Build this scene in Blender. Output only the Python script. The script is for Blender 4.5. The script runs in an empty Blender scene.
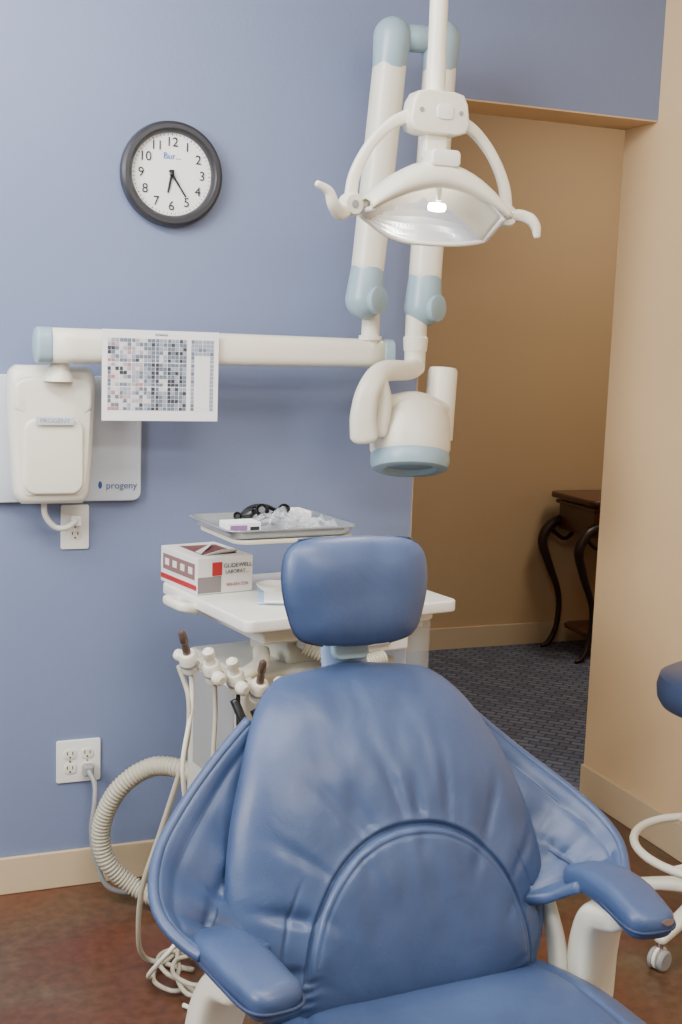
import bpy, bmesh, math, random
from mathutils import Vector, Matrix, noise
random.seed(4)
# ---------------------------------------------------------------- helpers
def lin(c):
    c=c/255.0
    return c/12.92 if c<=0.04045 else ((c+0.055)/1.055)**2.4
def col(rgb): return (lin(rgb[0]),lin(rgb[1]),lin(rgb[2]),1)
def base_mat(name):
    m=bpy.data.materials.new(name); m.use_nodes=True
    return m, m.node_tree, m.node_tree.nodes['Principled BSDF']
def mat(name,rgb,rough=0.5,metal=0.0,bump=0.0,bscale=80,var=0.0,vscale=4,coat=0.0,emit=None,estr=0,alpha=1,trans=0,spec=0.5,bdist=0.002):
    m,nt,b=base_mat(name)
    b.inputs['Roughness'].default_value=rough; b.inputs['Metallic'].default_value=metal
    b.inputs['Base Color'].default_value=col(rgb); b.inputs['Specular IOR Level'].default_value=spec
    b.inputs['Coat Weight'].default_value=coat; b.inputs['Coat Roughness'].default_value=0.25
    b.inputs['Alpha'].default_value=alpha; b.inputs['Transmission Weight'].default_value=trans
    tc=nt.nodes.new('ShaderNodeTexCoord')
    nz=nt.nodes.new('ShaderNodeTexNoise'); nz.inputs['Scale'].default_value=vscale; nz.inputs['Detail'].default_value=4
    nt.links.new(tc.outputs['Object'],nz.inputs['Vector'])
    mx=nt.nodes.new('ShaderNodeMix'); mx.data_type='RGBA'
    v=max(var,0.02)
    c=col(rgb)
    mx.inputs[6].default_value=tuple(x*(1-v) for x in c[:3])+(1,)
    mx.inputs[7].default_value=tuple(min(1,x*(1+v)) for x in c[:3])+(1,)
    nt.links.new(nz.outputs['Fac'],mx.inputs[0]); nt.links.new(mx.outputs[2],b.inputs['Base Color'])
    if bump>0:
        n2=nt.nodes.new('ShaderNodeTexNoise'); n2.inputs['Scale'].default_value=bscale; n2.inputs['Detail'].default_value=3
        nt.links.new(tc.outputs['Object'],n2.inputs['Vector'])
        bp=nt.nodes.new('ShaderNodeBump'); bp.inputs['Strength'].default_value=bump; bp.inputs['Distance'].default_value=bdist
        nt.links.new(n2.outputs['Fac'],bp.inputs['Height']); nt.links.new(bp.outputs['Normal'],b.inputs['Normal'])
    if emit:
        b.inputs['Emission Color'].default_value=col(emit); b.inputs['Emission Strength'].default_value=estr
    return m
def link(o,parent=None):
    bpy.context.collection.objects.link(o)
    if parent: o.parent=parent
    return o
def group(name,loc=(0,0,0),rz=0):
    e=bpy.data.objects.new(name,None); e.empty_display_size=0.05
    e.location=loc; e.rotation_euler=(0,0,math.radians(rz)); return link(e)
def mesh(name,verts,faces,m,parent=None,smooth=True,subsurf=0,solid=0,bevel=0,mats=None,fm=None,soff=-1):
    me=bpy.data.meshes.new(name); me.from_pydata([tuple(v) for v in verts],[],faces); me.validate()
    bm=bmesh.new(); bm.from_mesh(me); bmesh.ops.recalc_face_normals(bm,faces=bm.faces); bm.to_mesh(me); bm.free()
    if mats:
        for q in mats: me.materials.append(q)
        if fm:
            for i,p in enumerate(me.polygons): p.material_index=fm[i]
    else: me.materials.append(m)
    for p in me.polygons: p.use_smooth=smooth
    o=bpy.data.objects.new(name,me); link(o,parent)
    if solid:
        s=o.modifiers.new('s','SOLIDIFY'); s.thickness=solid; s.offset=soff
    if bevel:
        b=o.modifiers.new('b','BEVEL'); b.width=bevel; b.segments=3; b.limit_method='ANGLE'; b.angle_limit=0.6
    if subsurf:
        s=o.modifiers.new('ss','SUBSURF'); s.levels=subsurf; s.render_levels=subsurf
    return o
def box(name,a,b,m,parent=None,bevel=0.0,smooth=None):
    x0,y0,z0=a; x1,y1,z1=b
    v=[(x0,y0,z0),(x1,y0,z0),(x1,y1,z0),(x0,y1,z0),(x0,y0,z1),(x1,y0,z1),(x1,y1,z1),(x0,y1,z1)]
    f=[(0,3,2,1),(4,5,6,7),(0,1,5,4),(1,2,6,5),(2,3,7,6),(3,0,4,7)]
    o=mesh(name,v,f,m,parent,smooth=bool(bevel) if smooth is None else smooth,bevel=bevel)
    if bevel:
        w=o.modifiers.new('wn','WEIGHTED_NORMAL')
    return o
def cat(pts,n=8):
    pts=[Vector(p) for p in pts]; out=[]
    P=[pts[0]*2-pts[1]]+pts+[pts[-1]*2-pts[-2]]
    for i in range(1,len(P)-2):
        for k in range(n):
            t=k/n; p0,p1,p2,p3=P[i-1],P[i],P[i+1],P[i+2]
            out.append(0.5*((2*p1)+(p2-p0)*t+(2*p0-5*p1+4*p2-p3)*t*t+(3*p1-p0-3*p2+p3)*t**3))
    out.append(pts[-1]); return out
def interp(vals,t):
    x=t*(len(vals)-1); i=min(int(x),len(vals)-2); return vals[i]*(1-(x-i))+vals[i+1]*(x-i)
def tube(name,pts,r,m,parent=None,segs=12,smooth_n=8,ridge=None,closed=False):
    P=cat(pts,smooth_n) if smooth_n>1 else [Vector(p) for p in pts]
    if ridge:   # resample finely
        L=[0]
        for i in range(1,len(P)): L.append(L[-1]+(P[i]-P[i-1]).length)
        n=int(L[-1]/(ridge/4)); Q=[];j=0
        for k in range(n+1):
            s=L[-1]*k/n
            while j<len(L)-2 and L[j+1]<s: j+=1
            Q.append(P[j].lerp(P[j+1],(s-L[j])/max(1e-9,L[j+1]-L[j])))
        P=Q
    n=len(P); rad=(lambda t: interp(r,t)) if isinstance(r,(list,tuple)) else (lambda t:r)
    T=[(P[min(i+1,n-1)]-P[max(i-1,0)]).normalized() for i in range(n)]
    u=T[0].orthogonal().normalized(); V=[];F=[]
    for i in range(n):
        u=(u-T[i]*u.dot(T[i])).normalized(); w=T[i].cross(u); rr=rad(i/(n-1))
        if ridge: rr*=(1.0,1.09,1.0,0.88)[i%4]
        for k in range(segs):
            a=2*math.pi*k/segs; V.append(P[i]+(u*math.cos(a)+w*math.sin(a))*rr)
    for i in range(n-1):
        for k in range(segs):
            k2=(k+1)%segs; F.append((i*segs+k,i*segs+k2,(i+1)*segs+k2,(i+1)*segs+k))
    F.append(tuple(range(segs))[::-1]); F.append(tuple(range((n-1)*segs,n*segs)))
    return mesh(name,V,F,m,parent)
def sweep(name,pts,w,h,m,parent=None,up=(0,0,1),power=2.6,segs=28,n=8,round_ends=True,capk=1.0):
    """superellipse section, w along side, h along up"""
    P=cat(pts,n); N=len(P); V=[];F=[]; up=Vector(up)
    for i in range(N):
        T=(P[min(i+1,N-1)]-P[max(i-1,0)]).normalized()
        s=T.cross(up).normalized(); uu=s.cross(T); t=i/(N-1)
        ww=interp(w,t) if isinstance(w,(list,tuple)) else w
        hh=interp(h,t) if isinstance(h,(list,tuple)) else h
        for k in range(segs):
            a=2*math.pi*k/segs; ca,sa=math.cos(a),math.sin(a)
            x=math.copysign(abs(ca)**(2/power),ca)*ww; y=math.copysign(abs(sa)**(2/power),sa)*hh
            V.append(P[i]+s*x+uu*y)
    def cap(base,T,hh):
        hh=hh*capk
        rings=[(0.97,0.2),(0.9,0.45),(0.75,0.72),(0.45,0.93)]
        prev=base
        c=sum((Vector(V[base+k]) for k in range(segs)),Vector())/segs
        for sc,ex in rings:
            st=len(V)
            for k in range(segs): V.append(c+(Vector(V[base+k])-c)*sc+T*hh*ex)
            for k in range(segs): F.append((prev+k,prev+(k+1)%segs,st+(k+1)%segs,st+k))
            prev=st
        V.append(c+T*hh); e=len(V)-1
        for k in range(segs): F.append((prev+k,prev+(k+1)%segs,e))
    for i in range(N-1):
        for k in range(segs):
            k2=(k+1)%segs; F.append((i*segs+k,i*segs+k2,(i+1)*segs+k2,(i+1)*segs+k))
    h0=h[0] if isinstance(h,(list,tuple)) else h; h1=h[-1] if isinstance(h,(list,tuple)) else h
    if round_ends:
        cap(0,(P[0]-P[1]).normalized(),h0); cap((N-1)*segs,(P[-1]-P[-2]).normalized(),h1)
    else:
        F.append(tuple(range(segs))); F.append(tuple(range((N-1)*segs,N*segs)))
    return mesh(name,V,F,m,parent)
def basis(z,loc=(0,0,0),xh=(1,0,0)):
    z=Vector(z).normalized(); x=Vector(xh)
    if abs(z.dot(x.normalized()))>0.98: x=Vector((0,1,0))
    x=(x-z*x.dot(z)).normalized(); y=z.cross(x)
    M=Matrix((x,y,z)).transposed().to_4x4(); M.translation=Vector(loc); return M
def lathe(name,prof,m,parent=None,segs=40,M=None,sx=1,sy=1):
    M=M or Matrix(); V=[];F=[]
    for r,z in prof:
        for k in range(segs):
            a=2*math.pi*k/segs; V.append(M@Vector((r*math.cos(a)*sx,r*math.sin(a)*sy,z)))
    for i in range(len(prof)-1):
        for k in range(segs):
            k2=(k+1)%segs; F.append((i*segs+k,i*segs+k2,(i+1)*segs+k2,(i+1)*segs+k))
    F.append(tuple(range(segs))); F.append(tuple(range((len(prof)-1)*segs,len(prof)*segs)))
    o=mesh(name,V,F,m,parent)
    e=o.modifiers.new('es','EDGE_SPLIT'); e.split_angle=math.radians(38)
    return o
def capsule_prof(r,z0,z1,k=8):
    p=[]
    for i in range(k+1):
        a=-math.pi/2+math.pi/2*i/k; p.append((max(r*math.cos(a),1e-4),z0+r+r*math.sin(a)))
    for i in range(k+1):
        a=math.pi/2*i/k; p.append((max(r*math.cos(a),1e-4),z1-r+r*math.sin(a)))
    return p
def rrect(w,h,r,n=8):
    out=[]
    for cx,cy,a0 in ((w/2-r,h/2-r,0),(-w/2+r,h/2-r,90),(-w/2+r,-h/2+r,180),(w/2-r,-h/2+r,270)):
        for k in range(n+1):
            a=math.radians(a0+90*k/n); out.append((cx+r*math.cos(a),cy+r*math.sin(a)))
    return out
def slab(name,outline,t,m,M,parent=None,edge=0.004,dome=0.0):
    n=len(outline); c=Vector((sum(p[0] for p in outline)/n,sum(p[1] for p in outline)/n)); V=[];F=[]
    e=min(edge,t/2)
    def ring(sc_in,z):
        for p in outline:
            d=Vector(p)-c; L=d.length; q=c+d*((L-sc_in)/L); V.append(M@Vector((q.x,q.y,z)))
    levels=[(e,0),(e*.3,e*.3),(0,e),(0,t-e),(e*.08,t-e*.6),(e*.3,t-e*.3),(e*.6,t-e*.08),(e,t)]
    for a,b in levels: ring(a,b)
    if dome:
        for k in (0.85,0.65,0.4,0.15):
            for p in outline:
                q=c+(Vector(p)-c)*k; V.append(M@Vector((q.x,q.y,t+dome*(1-k*k))))
    R=len(V)//n
    for i in range(R-1):
        for k in range(n):
            k2=(k+1)%n; F.append((i*n+k,i*n+k2,(i+1)*n+k2,(i+1)*n+k))
    F.append(tuple(range(n))); F.append(tuple(range((R-1)*n,R*n)))
    o=mesh(name,V,F,m,parent)
    es=o.modifiers.new('es','EDGE_SPLIT'); es.split_angle=math.radians(50)
    return o
def pillow(name,hw,L,T,m,parent,M,front=None,rings=60,th=200,back=0.5,curve=None,p=4.0):
    """cushion: local x across, y along length 0..L, z = front. hw(v)=half width"""
    V=[];F=[]
    prof=[]
    K=th//2
    for i in range(K+1):
        a=math.pi*i/K; v=0.5-0.5*math.cos(a); prof.append((hw(v),v*L))
    pts=[(x,y) for x,y in prof]+[(-x,y) for x,y in prof[::-1][1:-1]]
    n=len(pts); cy=L*0.48
    for side in (1,-1):
        for i in range(rings):
            r=1-(i/rings)**1.0
            for (x,y) in pts:
                X=x*r; Y=cy+(y-cy)*r
                z=(T if side==1 else T*back)*(max(0,1-r**p))**0.5
                if side==1 and front: z+=front(X,Y)*min(1,(1-r)*14)
                z*=side
                if curve: z+=curve(Y)
                V.append(M@Vector((X,Y,z)))
        zc=(T+ (front(0,cy) if front else 0)) if side==1 else -T*back
        if curve: zc+=curve(cy)
        V.append(M@Vector((0,cy,zc)))
    S=rings*n+1
    for s in (0,1):
        o=s*S
        for i in range(rings-1):
            for k in range(n):
                k2=(k+1)%n; F.append((o+i*n+k,o+i*n+k2,o+(i+1)*n+k2,o+(i+1)*n+k))
        for k in range(n): F.append((o+(rings-1)*n+k,o+(rings-1)*n+(k+1)%n,o+S-1))
    for k in range(n): F.append((k,(k+1)%n,S+(k+1)%n,S+k))
    ob=mesh(name,V,F,m,parent)
    bm=bmesh.new(); bm.from_mesh(ob.data); bmesh.ops.remove_doubles(bm,verts=bm.verts,dist=1e-5)
    bmesh.ops.recalc_face_normals(bm,faces=bm.faces); bm.to_mesh(ob.data); bm.free()
    for q in ob.data.polygons: q.use_smooth=True
    return ob
def text(name,body,size,m,parent,M,ext=0.0005,align='CENTER'):
    cu=bpy.data.curves.new(name,'FONT'); cu.body=body; cu.size=size; cu.extrude=ext; cu.align_x=align; cu.align_y='CENTER'
    cu.materials.append(m); o=bpy.data.objects.new(name,cu); link(o,parent); o.matrix_local=M; return o
FACE=lambda loc: basis((0,-1,0),loc)      # local xy plane faces -y (towards room)
def table(vals):
    def f(v):
        for i in range(len(vals)-1):
            if v<=vals[i+1][0]:
                a,b=vals[i],vals[i+1]; t=(v-a[0])/(b[0]-a[0]); return a[1]+(b[1]-a[1])*t
        return vals[-1][1]
    return f
def smooth_table(vals):
    P=cat([(a,b,0) for a,b in vals],10); return table([(p.x,p.y) for p in P])
# ---------------------------------------------------------------- materials
wall_blue=mat('wall_blue_paint',(119,131,162),0.42,bump=0.25,bscale=90,var=0.03,vscale=2)
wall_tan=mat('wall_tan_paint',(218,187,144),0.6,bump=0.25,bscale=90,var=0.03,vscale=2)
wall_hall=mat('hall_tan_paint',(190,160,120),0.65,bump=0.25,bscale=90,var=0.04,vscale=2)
base_m=mat('baseboard_vinyl',(200,178,144),0.45)
ceil_m=mat('ceiling_paint',(225,225,225),0.8,bump=0.3,bscale=40)
white=mat('white_plastic',(234,232,224),0.32,coat=0.15)
cream=mat('cream_plastic',(230,225,208),0.35,coat=0.15)
cab_m=mat('cabinet_enamel_shaded',(200,198,184),0.4,coat=0.1)  # greyer than the cream plastic, cabinet shading put into the colour
teal=mat('teal_plastic',(146,171,182),0.35,coat=0.1)
grey=mat('grey_plastic',(150,150,148),0.4)
hose_m=mat('hose_grey_vinyl',(180,174,154),0.5)
black=mat('black_plastic',(24,24,26),0.35)
chrome=mat('chrome',(200,200,200),0.18,metal=1)
seam_m=mat('seam_thread',(40,54,86),0.6)
paper_m=mat('paper_white',(236,236,236),0.8)
plate_m=mat('plate_grey_plastic',(196,202,210),0.4)
wood_d=mat('dark_wood',(78,40,24),0.3,var=0.35,vscale=9,coat=0.4)
iron=mat('dark_iron',(46,30,24),0.4,metal=0.2)
red=mat('print_red',(170,30,35),0.5); ink=mat('print_ink',(35,35,40),0.6); blue_ink=mat('print_blue',(50,110,190),0.5)
pink=mat('print_mauve',(150,110,160),0.6)
clear=mat('clear_plastic_film',(225,230,236),0.12,alpha=0.24)
clear2=mat('clear_canister',(225,232,235),0.08,alpha=0.30)
def leather():
    m,nt,b=base_mat('blue_leather'); N=nt.nodes; Lk=nt.links.new
    tc=N.new('ShaderNodeTexCoord')
    n1=N.new('ShaderNodeTexNoise'); n1.inputs['Scale'].default_value=7; n1.inputs['Detail'].default_value=5
    Lk(tc.outputs['Object'],n1.inputs['Vector'])
    cr=N.new('ShaderNodeValToRGB'); cr.color_ramp.elements[0].position=0.3; cr.color_ramp.elements[1].position=0.75
    cr.color_ramp.elements[0].color=col((52,70,106)); cr.color_ramp.elements[1].color=col((66,86,124))
    Lk(n1.outputs['Fac'],cr.inputs[0]); Lk(cr.outputs[0],b.inputs['Base Color'])
    v=N.new('ShaderNodeTexVoronoi'); v.inputs['Scale'].default_value=420; Lk(tc.outputs['Object'],v.inputs['Vector'])
    n2=N.new('ShaderNodeTexNoise'); n2.inputs['Scale'].default_value=13; n2.inputs['Detail'].default_value=4; n2.inputs['Distortion'].default_value=1.0
    Lk(tc.outputs['Object'],n2.inputs['Vector'])
    b1=N.new('ShaderNodeBump'); b1.inputs['Strength'].default_value=0.2; b1.inputs['Distance'].default_value=0.001; Lk(v.outputs['Distance'],b1.inputs['Height'])
    b2=N.new('ShaderNodeBump'); b2.inputs['Strength'].default_value=0.3; b2.inputs['Distance'].default_value=0.006; Lk(n2.outputs['Fac'],b2.inputs['Height'])
    Lk(b1.outputs[0],b2.inputs['Normal']); Lk(b2.outputs[0],b.inputs['Normal'])
    b.inputs['Roughness'].default_value=0.46; b.inputs['Coat Weight'].default_value=0.22; b.inputs['Coat Roughness'].default_value=0.34
    return m
leather_m=leather()
def floor_mat():
    m,nt,b=base_mat('stained_concrete'); N=nt.nodes; Lk=nt.links.new
    tc=N.new('ShaderNodeTexCoord')
    n1=N.new('ShaderNodeTexNoise'); n1.inputs['Scale'].default_value=1.9; n1.inputs['Detail'].default_value=10; n1.inputs['Distortion'].default_value=0.9
    n2=N.new('ShaderNodeTexNoise'); n2.inputs['Scale'].default_value=38; n2.inputs['Detail'].default_value=8
    for n in (n1,n2): Lk(tc.outputs['Object'],n.inputs['Vector'])
    c1=N.new('ShaderNodeValToRGB'); e=c1.color_ramp.elements; e[0].position=0.34; e[0].color=col((98,56,38)); e[1].position=0.66; e[1].color=col((98,84,62))
    k=e.new(0.5); k.color=col((92,64,46))
    Lk(n1.outputs['Fac'],c1.inputs[0])
    c2=N.new('ShaderNodeValToRGB'); e=c2.color_ramp.elements; e[0].position=0.3; e[0].color=(0.6,0.57,0.55,1); e[1].position=0.7; e[1].color=(1.2,1.17,1.14,1)
    Lk(n2.outputs['Fac'],c2.inputs[0])
    mx=N.new('ShaderNodeMix'); mx.data_type='RGBA'; mx.blend_type='MULTIPLY'; mx.inputs[0].default_value=0.8
    Lk(c1.outputs[0],mx.inputs[6]); Lk(c2.outputs[0],mx.inputs[7]); Lk(mx.outputs[2],b.inputs['Base Color'])
    b.inputs['Roughness'].default_value=0.3
    bp=N.new('ShaderNodeBump'); bp.inputs['Strength'].default_value=0.08; Lk(n2.outputs['Fac'],bp.inputs['Height']); Lk(bp.outputs[0],b.inputs['Normal'])
    return m
def carpet_mat():
    m,nt,b=base_mat('patterned_carpet'); N=nt.nodes; Lk=nt.links.new
    tc=N.new('ShaderNodeTexCoord'); mp=N.new('ShaderNodeMapping'); mp.inputs['Rotation'].default_value=(0,0,math.radians(45)); mp.inputs['Scale'].default_value=(1,1,0)
    Lk(tc.outputs['Object'],mp.inputs[0])
    br=N.new('ShaderNodeTexBrick'); br.inputs['Scale'].default_value=7; br.inputs['Mortar Size'].default_value=0.035; br.offset=0.5
    br.inputs['Color1'].default_value=col((88,92,106)); br.inputs['Color2'].default_value=col((112,116,130)); br.inputs['Mortar'].default_value=col((64,68,82))
    Lk(mp.outputs[0],br.inputs['Vector'])
    nz=N.new('ShaderNodeTexNoise'); nz.inputs['Scale'].default_value=160; Lk(tc.outputs['Object'],nz.inputs['Vector'])
    mx=N.new('ShaderNodeMix'); mx.data_type='RGBA'; mx.blend_type='OVERLAY'; mx.inputs[0].default_value=0.4
    Lk(br.outputs[0],mx.inputs[6]); Lk(nz.outputs['Fac'],mx.inputs[7]); Lk(mx.outputs[2],b.inputs['Base Color'])
    b.inputs['Roughness'].default_value=0.95
    bp=N.new('ShaderNodeBump'); bp.inputs['Strength'].default_value=0.5; Lk(nz.outputs['Fac'],bp.inputs['Height']); Lk(bp.outputs[0],b.inputs['Normal'])
    return m
# ---------------------------------------------------------------- room shell
JX,RX,HZ,CZ,HY=1.50,2.26,2.18,2.85,2.05
box('floor',(-3.0,-5.0,-0.1),(2.5,0.17,0.0),floor_mat())
box('hallway_carpet_floor',(0.8,0.17,-0.1),(5.0,HY+.1,0.004),carpet_mat())
box('ceiling',(-3.0,-5.0,CZ),(5.0,HY+.1,CZ+.1),ceil_m)
box('wall_back',(-3.0,0.0,0.0),(JX,0.17,CZ),wall_blue)
box('wall_back_header',(JX,0.0,HZ),(RX,0.17,CZ),wall_blue)
box('trim_header_soffit',(JX,0.001,HZ-0.004),(RX,0.172,HZ),wall_tan)
box('trim_jamb_left',(JX,0.001,0.0),(JX+0.003,0.17,HZ-0.004),wall_tan)
box('wall_right',(RX,-5.0,0.0),(RX+0.14,0.17,CZ),wall_tan)
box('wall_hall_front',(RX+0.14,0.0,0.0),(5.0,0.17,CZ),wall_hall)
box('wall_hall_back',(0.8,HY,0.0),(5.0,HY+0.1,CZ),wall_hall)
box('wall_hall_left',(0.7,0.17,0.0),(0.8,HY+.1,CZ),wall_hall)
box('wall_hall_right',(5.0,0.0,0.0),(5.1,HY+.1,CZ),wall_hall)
box('baseboard_back',(-3.0,-0.012,0.0),(JX,0.0,0.102),base_m,bevel=0.003)
box('baseboard_right',(RX-0.012,-5.0,0.0),(RX,0.17,0.112),base_m,bevel=0.003)
box('baseboard_hall',(0.8,HY-0.012,0.0),(5.0,HY,0.11),base_m,bevel=0.003)
box('trim_threshold',(JX,0.14,0.0),(RX,0.19,0.009),base_m,bevel=0.003)
# ---------------------------------------------------------------- wall clock
g=group('wall_clock',(0.772,0,1.905))
Mf=basis((0,-1,0),(0,0,0))
lathe('rim',[(0.120,0.0),(0.132,0.0),(0.134,0.012),(0.131,0.028),(0.124,0.034),(0.114,0.034),(0.107,0.028),(0.104,0.018),(0.104,0.010)],mat('clock_rim_black',(48,48,52),0.35),g,96,Mf)
lathe('face',[(0.0005,0.0145),(0.1045,0.0145),(0.1045,0.005),(0.0005,0.005)],mat('clock_face',(240,240,236),0.5),g,64,Mf)
for h in range(1,13):
    a=math.radians(90-30*h); text('numeral_%d'%h,str(h),0.033,ink,g,basis((0,-1,0),(0.080*math.cos(a),-0.016,0.080*math.sin(a))),ext=0.0008)
tv=[];tf=[]
for k in range(60):
    a=math.radians(6*k); w=0.0012 if k%5 else 0.002; r0,r1=0.097,0.102
    d=Vector((math.sin(a),0,math.cos(a))); s=Vector((math.cos(a),0,-math.sin(a)))*w*0.5; b0=len(tv)
    for q in (d*r0-s,d*r0+s,d*r1+s,d*r1-s): tv.append(q+Vector((0,-0.0155,0)))
    tf.append((b0,b0+1,b0+2,b0+3))
mesh('minute_ticks',tv,tf,ink,g,smooth=False)
def hand(nm,ang,L,w,y):
    a=math.radians(ang); d=Vector((math.sin(a),0,math.cos(a))); s=Vector((math.cos(a),0,-math.sin(a)))*w
    c=Vector((0,y,0)); mesh(nm,[c-d*0.012-s,c-d*0.012+s,c+d*L+s*0.6,c+d*L-s*0.6],[(0,1,2,3)],black,g,smooth=False,solid=0.001)
hand('hour_hand',192,0.048,0.0042,-0.018); hand('minute_hand',146,0.066,0.0034,-0.020)
lathe('hub',[(0.006,0.015),(0.006,0.023),(0.003,0.025)],black,g,20,Mf)
text('printed_label','Bur...',0.022,blue_ink,g,basis((0,-1,0),(0,-0.016,0.045)))
# ---------------------------------------------------------------- outlets
def outlet(n_gang,loc,w,h):
    g=group('wall_outlet',loc)
    slab('cover_plate',rrect(w,h,0.006),0.006,white,FACE((0,0,0)),g,edge=0.002)
    for gi in range(n_gang):
        cx=(gi-(n_gang-1)/2)*0.046
        for cz in (0.02,-0.02):
            slab('socket',rrect(0.033,0.028,0.01),0.003,cream,FACE((cx,-0.0055,cz)),g,edge=0.001)
            for dx in (-0.007,0.007):
                box('slot',(cx+dx-0.0012,-0.0092,cz-0.001),(cx+dx+0.0012,-0.0084,cz+0.008),black,g)
            lathe('ground_hole',[(0.0025,0.0084),(0.0025,0.0092)],black,g,12,basis((0,-1,0),(cx,0,cz-0.008)))
        lathe('screw',[(0.003,0.006),(0.003,0.0075)],chrome,g,12,basis((0,-1,0),(cx,0,0)))
    return g
g=outlet(1,(0.530,0,0.99),0.073,0.118)
box('plug',(-0.014,-0.035,0.006),(0.014,-0.008,0.034),white,g,bevel=0.004)
tube('power_cord',[(0,-0.03,0.02),(-0.03,-0.045,0.005),(-0.06,-0.05,0.01),(-0.085,-0.06,0.045),(-0.088,-0.07,0.10)],0.0075,white,g)
g=outlet(2,(0.542,0,0.352),0.118,0.118)
box('plug',(0.008,-0.04,-0.036),(0.036,-0.008,-0.006),grey,g,bevel=0.006)
tube('power_cord',[(0.022,-0.035,-0.02),(0.034,-0.06,-0.05),(0.030,-0.08,-0.10),(0.022,-0.085,-0.17),(0.035,-0.09,-0.26),(0.075,-0.11,-0.33),(0.2,-0.13,-0.344),(0.4,-0.16,-0.344)],0.007,grey,g)
# ---------------------------------------------------------------- x-ray unit
g=group('dental_xray_unit',(0,0,0))
slab('wall_plate',rrect(0.62,0.325,0.022),0.022,plate_m,FACE((0.39,0,1.222)),g,edge=0.004)
text('brand_text','progeny',0.025,mat('print_navy',(60,84,130),0.5),g,basis((0,-1,0),(0.648,-0.0235,1.100)),ext=0.0002)
lathe('brand_mark',[(0.010,0.0),(0.010,0.001)],mat('mark_navy',(40,70,135),0.5),g,16,basis((0,-1,0),(0.592,-0.022,1.102)),sx=0.5)
def boxout():
    pts=smooth_table([(0,0.075),(0.06,0.090),(0.2,0.095),(0.6,0.103),(0.9,0.105),(0.97,0.098),(1,0.085)])
    L=0.345; r=[(pts(i/40),-L/2+L*i/40) for i in range(41)]
    return r+[(-x,y) for x,y in r[::-1]]
slab('control_box',boxout(),0.10,cream,FACE((0.458,-0.02,1.238)),g,edge=0.028,dome=0.012)
slab('control_box_cap',[(x*0.93,y*0.45+0.09) for x,y in rrect(0.205,0.22,0.06)],0.022,cream,FACE((0.458,-0.105,1.245)),g,edge=0.014)
slab('control_box_lower_panel',[(x,y) for x,y in rrect(0.145,0.19,0.03)],0.016,cream,FACE((0.458,-0.118,1.188)),g,edge=0.008)
slab('display_label',rrect(0.092,0.022,0.003),0.003,plate_m,FACE((0.458,-0.14,1.278)),g,edge=0.001)
text('display_text','PROGENY',0.016,grey,g,basis((0,-1,0),(0.458,-0.1435,1.278)))
YB=-0.155
lathe('wall_pivot',[(0.036,1.375),(0.030,1.395),(0.024,1.405),(0.024,1.43),(0.03,1.44)],cream,g,32,basis((0,0,1),(0.468,YB+0.02,0)))
sweep('horizontal_arm',[(0.445,YB,1.462),(0.9,YB,1.464),(1.320,YB,1.466)],[0.038,0.036,0.034],[0.043,0.041,0.037],cream,g,power=3.2,round_ends=False)
sweep('arm_cap_left',[(0.414,YB,1.462),(0.443,YB,1.462)],0.0395,[0.0442,0.0448],teal,g,power=3.2,capk=0.25)
sweep('arm_cap_right',[(1.318,YB,1.466),(1.343,YB,1.466)],0.036,[0.039,0.0388],teal,g,power=3.2,capk=0.2)
YT=-0.19
lathe('vertical_post',[(0.024,1.47),(0.024,1.60)],cream,g,28,basis((0,0,1),(1.280,YB-0.01,0)))
lathe('post_collar',[(0.031,1.500),(0.031,1.512)],cream,g,28,basis((0,0,1),(1.280,YB-0.01,0)))
def link_arm(tag,p0,p1,r):
    p0=Vector(p0);p1=Vector(p1); M=basis(p1-p0,p0); L=(p1-p0).length
    sweep('scissor_tube_'+tag,[p0+(p1-p0)*0.06,p0+(p1-p0)*0.5,p0+(p1-p0)*0.94],r*0.97,r*0.97,cream,g,up=(0,1,0),power=2.4,round_ends=False)
    lathe('lower_knuckle_'+tag,capsule_prof(r*1.18,-0.068,0.08)[:-9]+[(r*1.02,0.062),(r*0.99,0.066)],teal,g,36,M)
    lathe('upper_knuckle_'+tag,[(r*0.99,L-0.072),(r*1.02,L-0.066)]+capsule_prof(r*1.16,L-0.075,L+0.058)[9:],teal,g,36,M)
    lathe('pin_'+tag,[(r*0.82,0),(r*0.82,r*1.2),(r*0.7,r*1.26)],teal,g,28,basis((0.55,-1,0),p0+(p1-p0).normalized()*-0.018))
link_arm('left',(1.250,YT,1.622),(1.300,YT,2.262),0.043)
link_arm('right',(1.415,YT-0.01,1.608),(1.434,YT-0.01,2.268),0.043)
tube('elbow_axle',[(1.30,YT,2.27),(1.43,YT-0.01,2.275)],0.034,teal,g,segs=24,smooth_n=2)
lathe('head_post',[(0.028,1.43),(0.029,1.56),(0.029,1.575)],cream,g,28,basis((0,0,1),(1.397,YT-0.01,0)))
lathe('head_post_collar',[(0.031,1.475),(0.033,1.50),(0.033,1.51),(0.029,1.515)],cream,g,28,basis((0,0,1),(1.397,YT-0.01,0)))
sweep('yoke',[(1.40,YT-0.02,1.435),(1.36,YT-0.05,1.425),(1.27,YT-0.09,1.42),(1.225,YT-0.11,1.375),(1.212,YT-0.11,1.31),(1.216,YT-0.11,1.255)],[0.024,0.026,0.028,0.030,0.034,0.036],[0.018,0.02,0.022,0.024,0.024,0.02],cream,g,up=(0.4,1,0),power=2.6)
sweep('yoke_inner_side',[(1.255,YT-0.10,1.405),(1.270,YT-0.10,1.34),(1.262,YT-0.10,1.27)],[0.022,0.024,0.022],[0.02,0.022,0.018],cream,g,up=(0.4,1,0),power=2.6)
ax=Vector((0.10,0.30,1)); c0=Vector((1.366,YT-0.075,1.168))
MH=basis(ax,c0)
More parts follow.
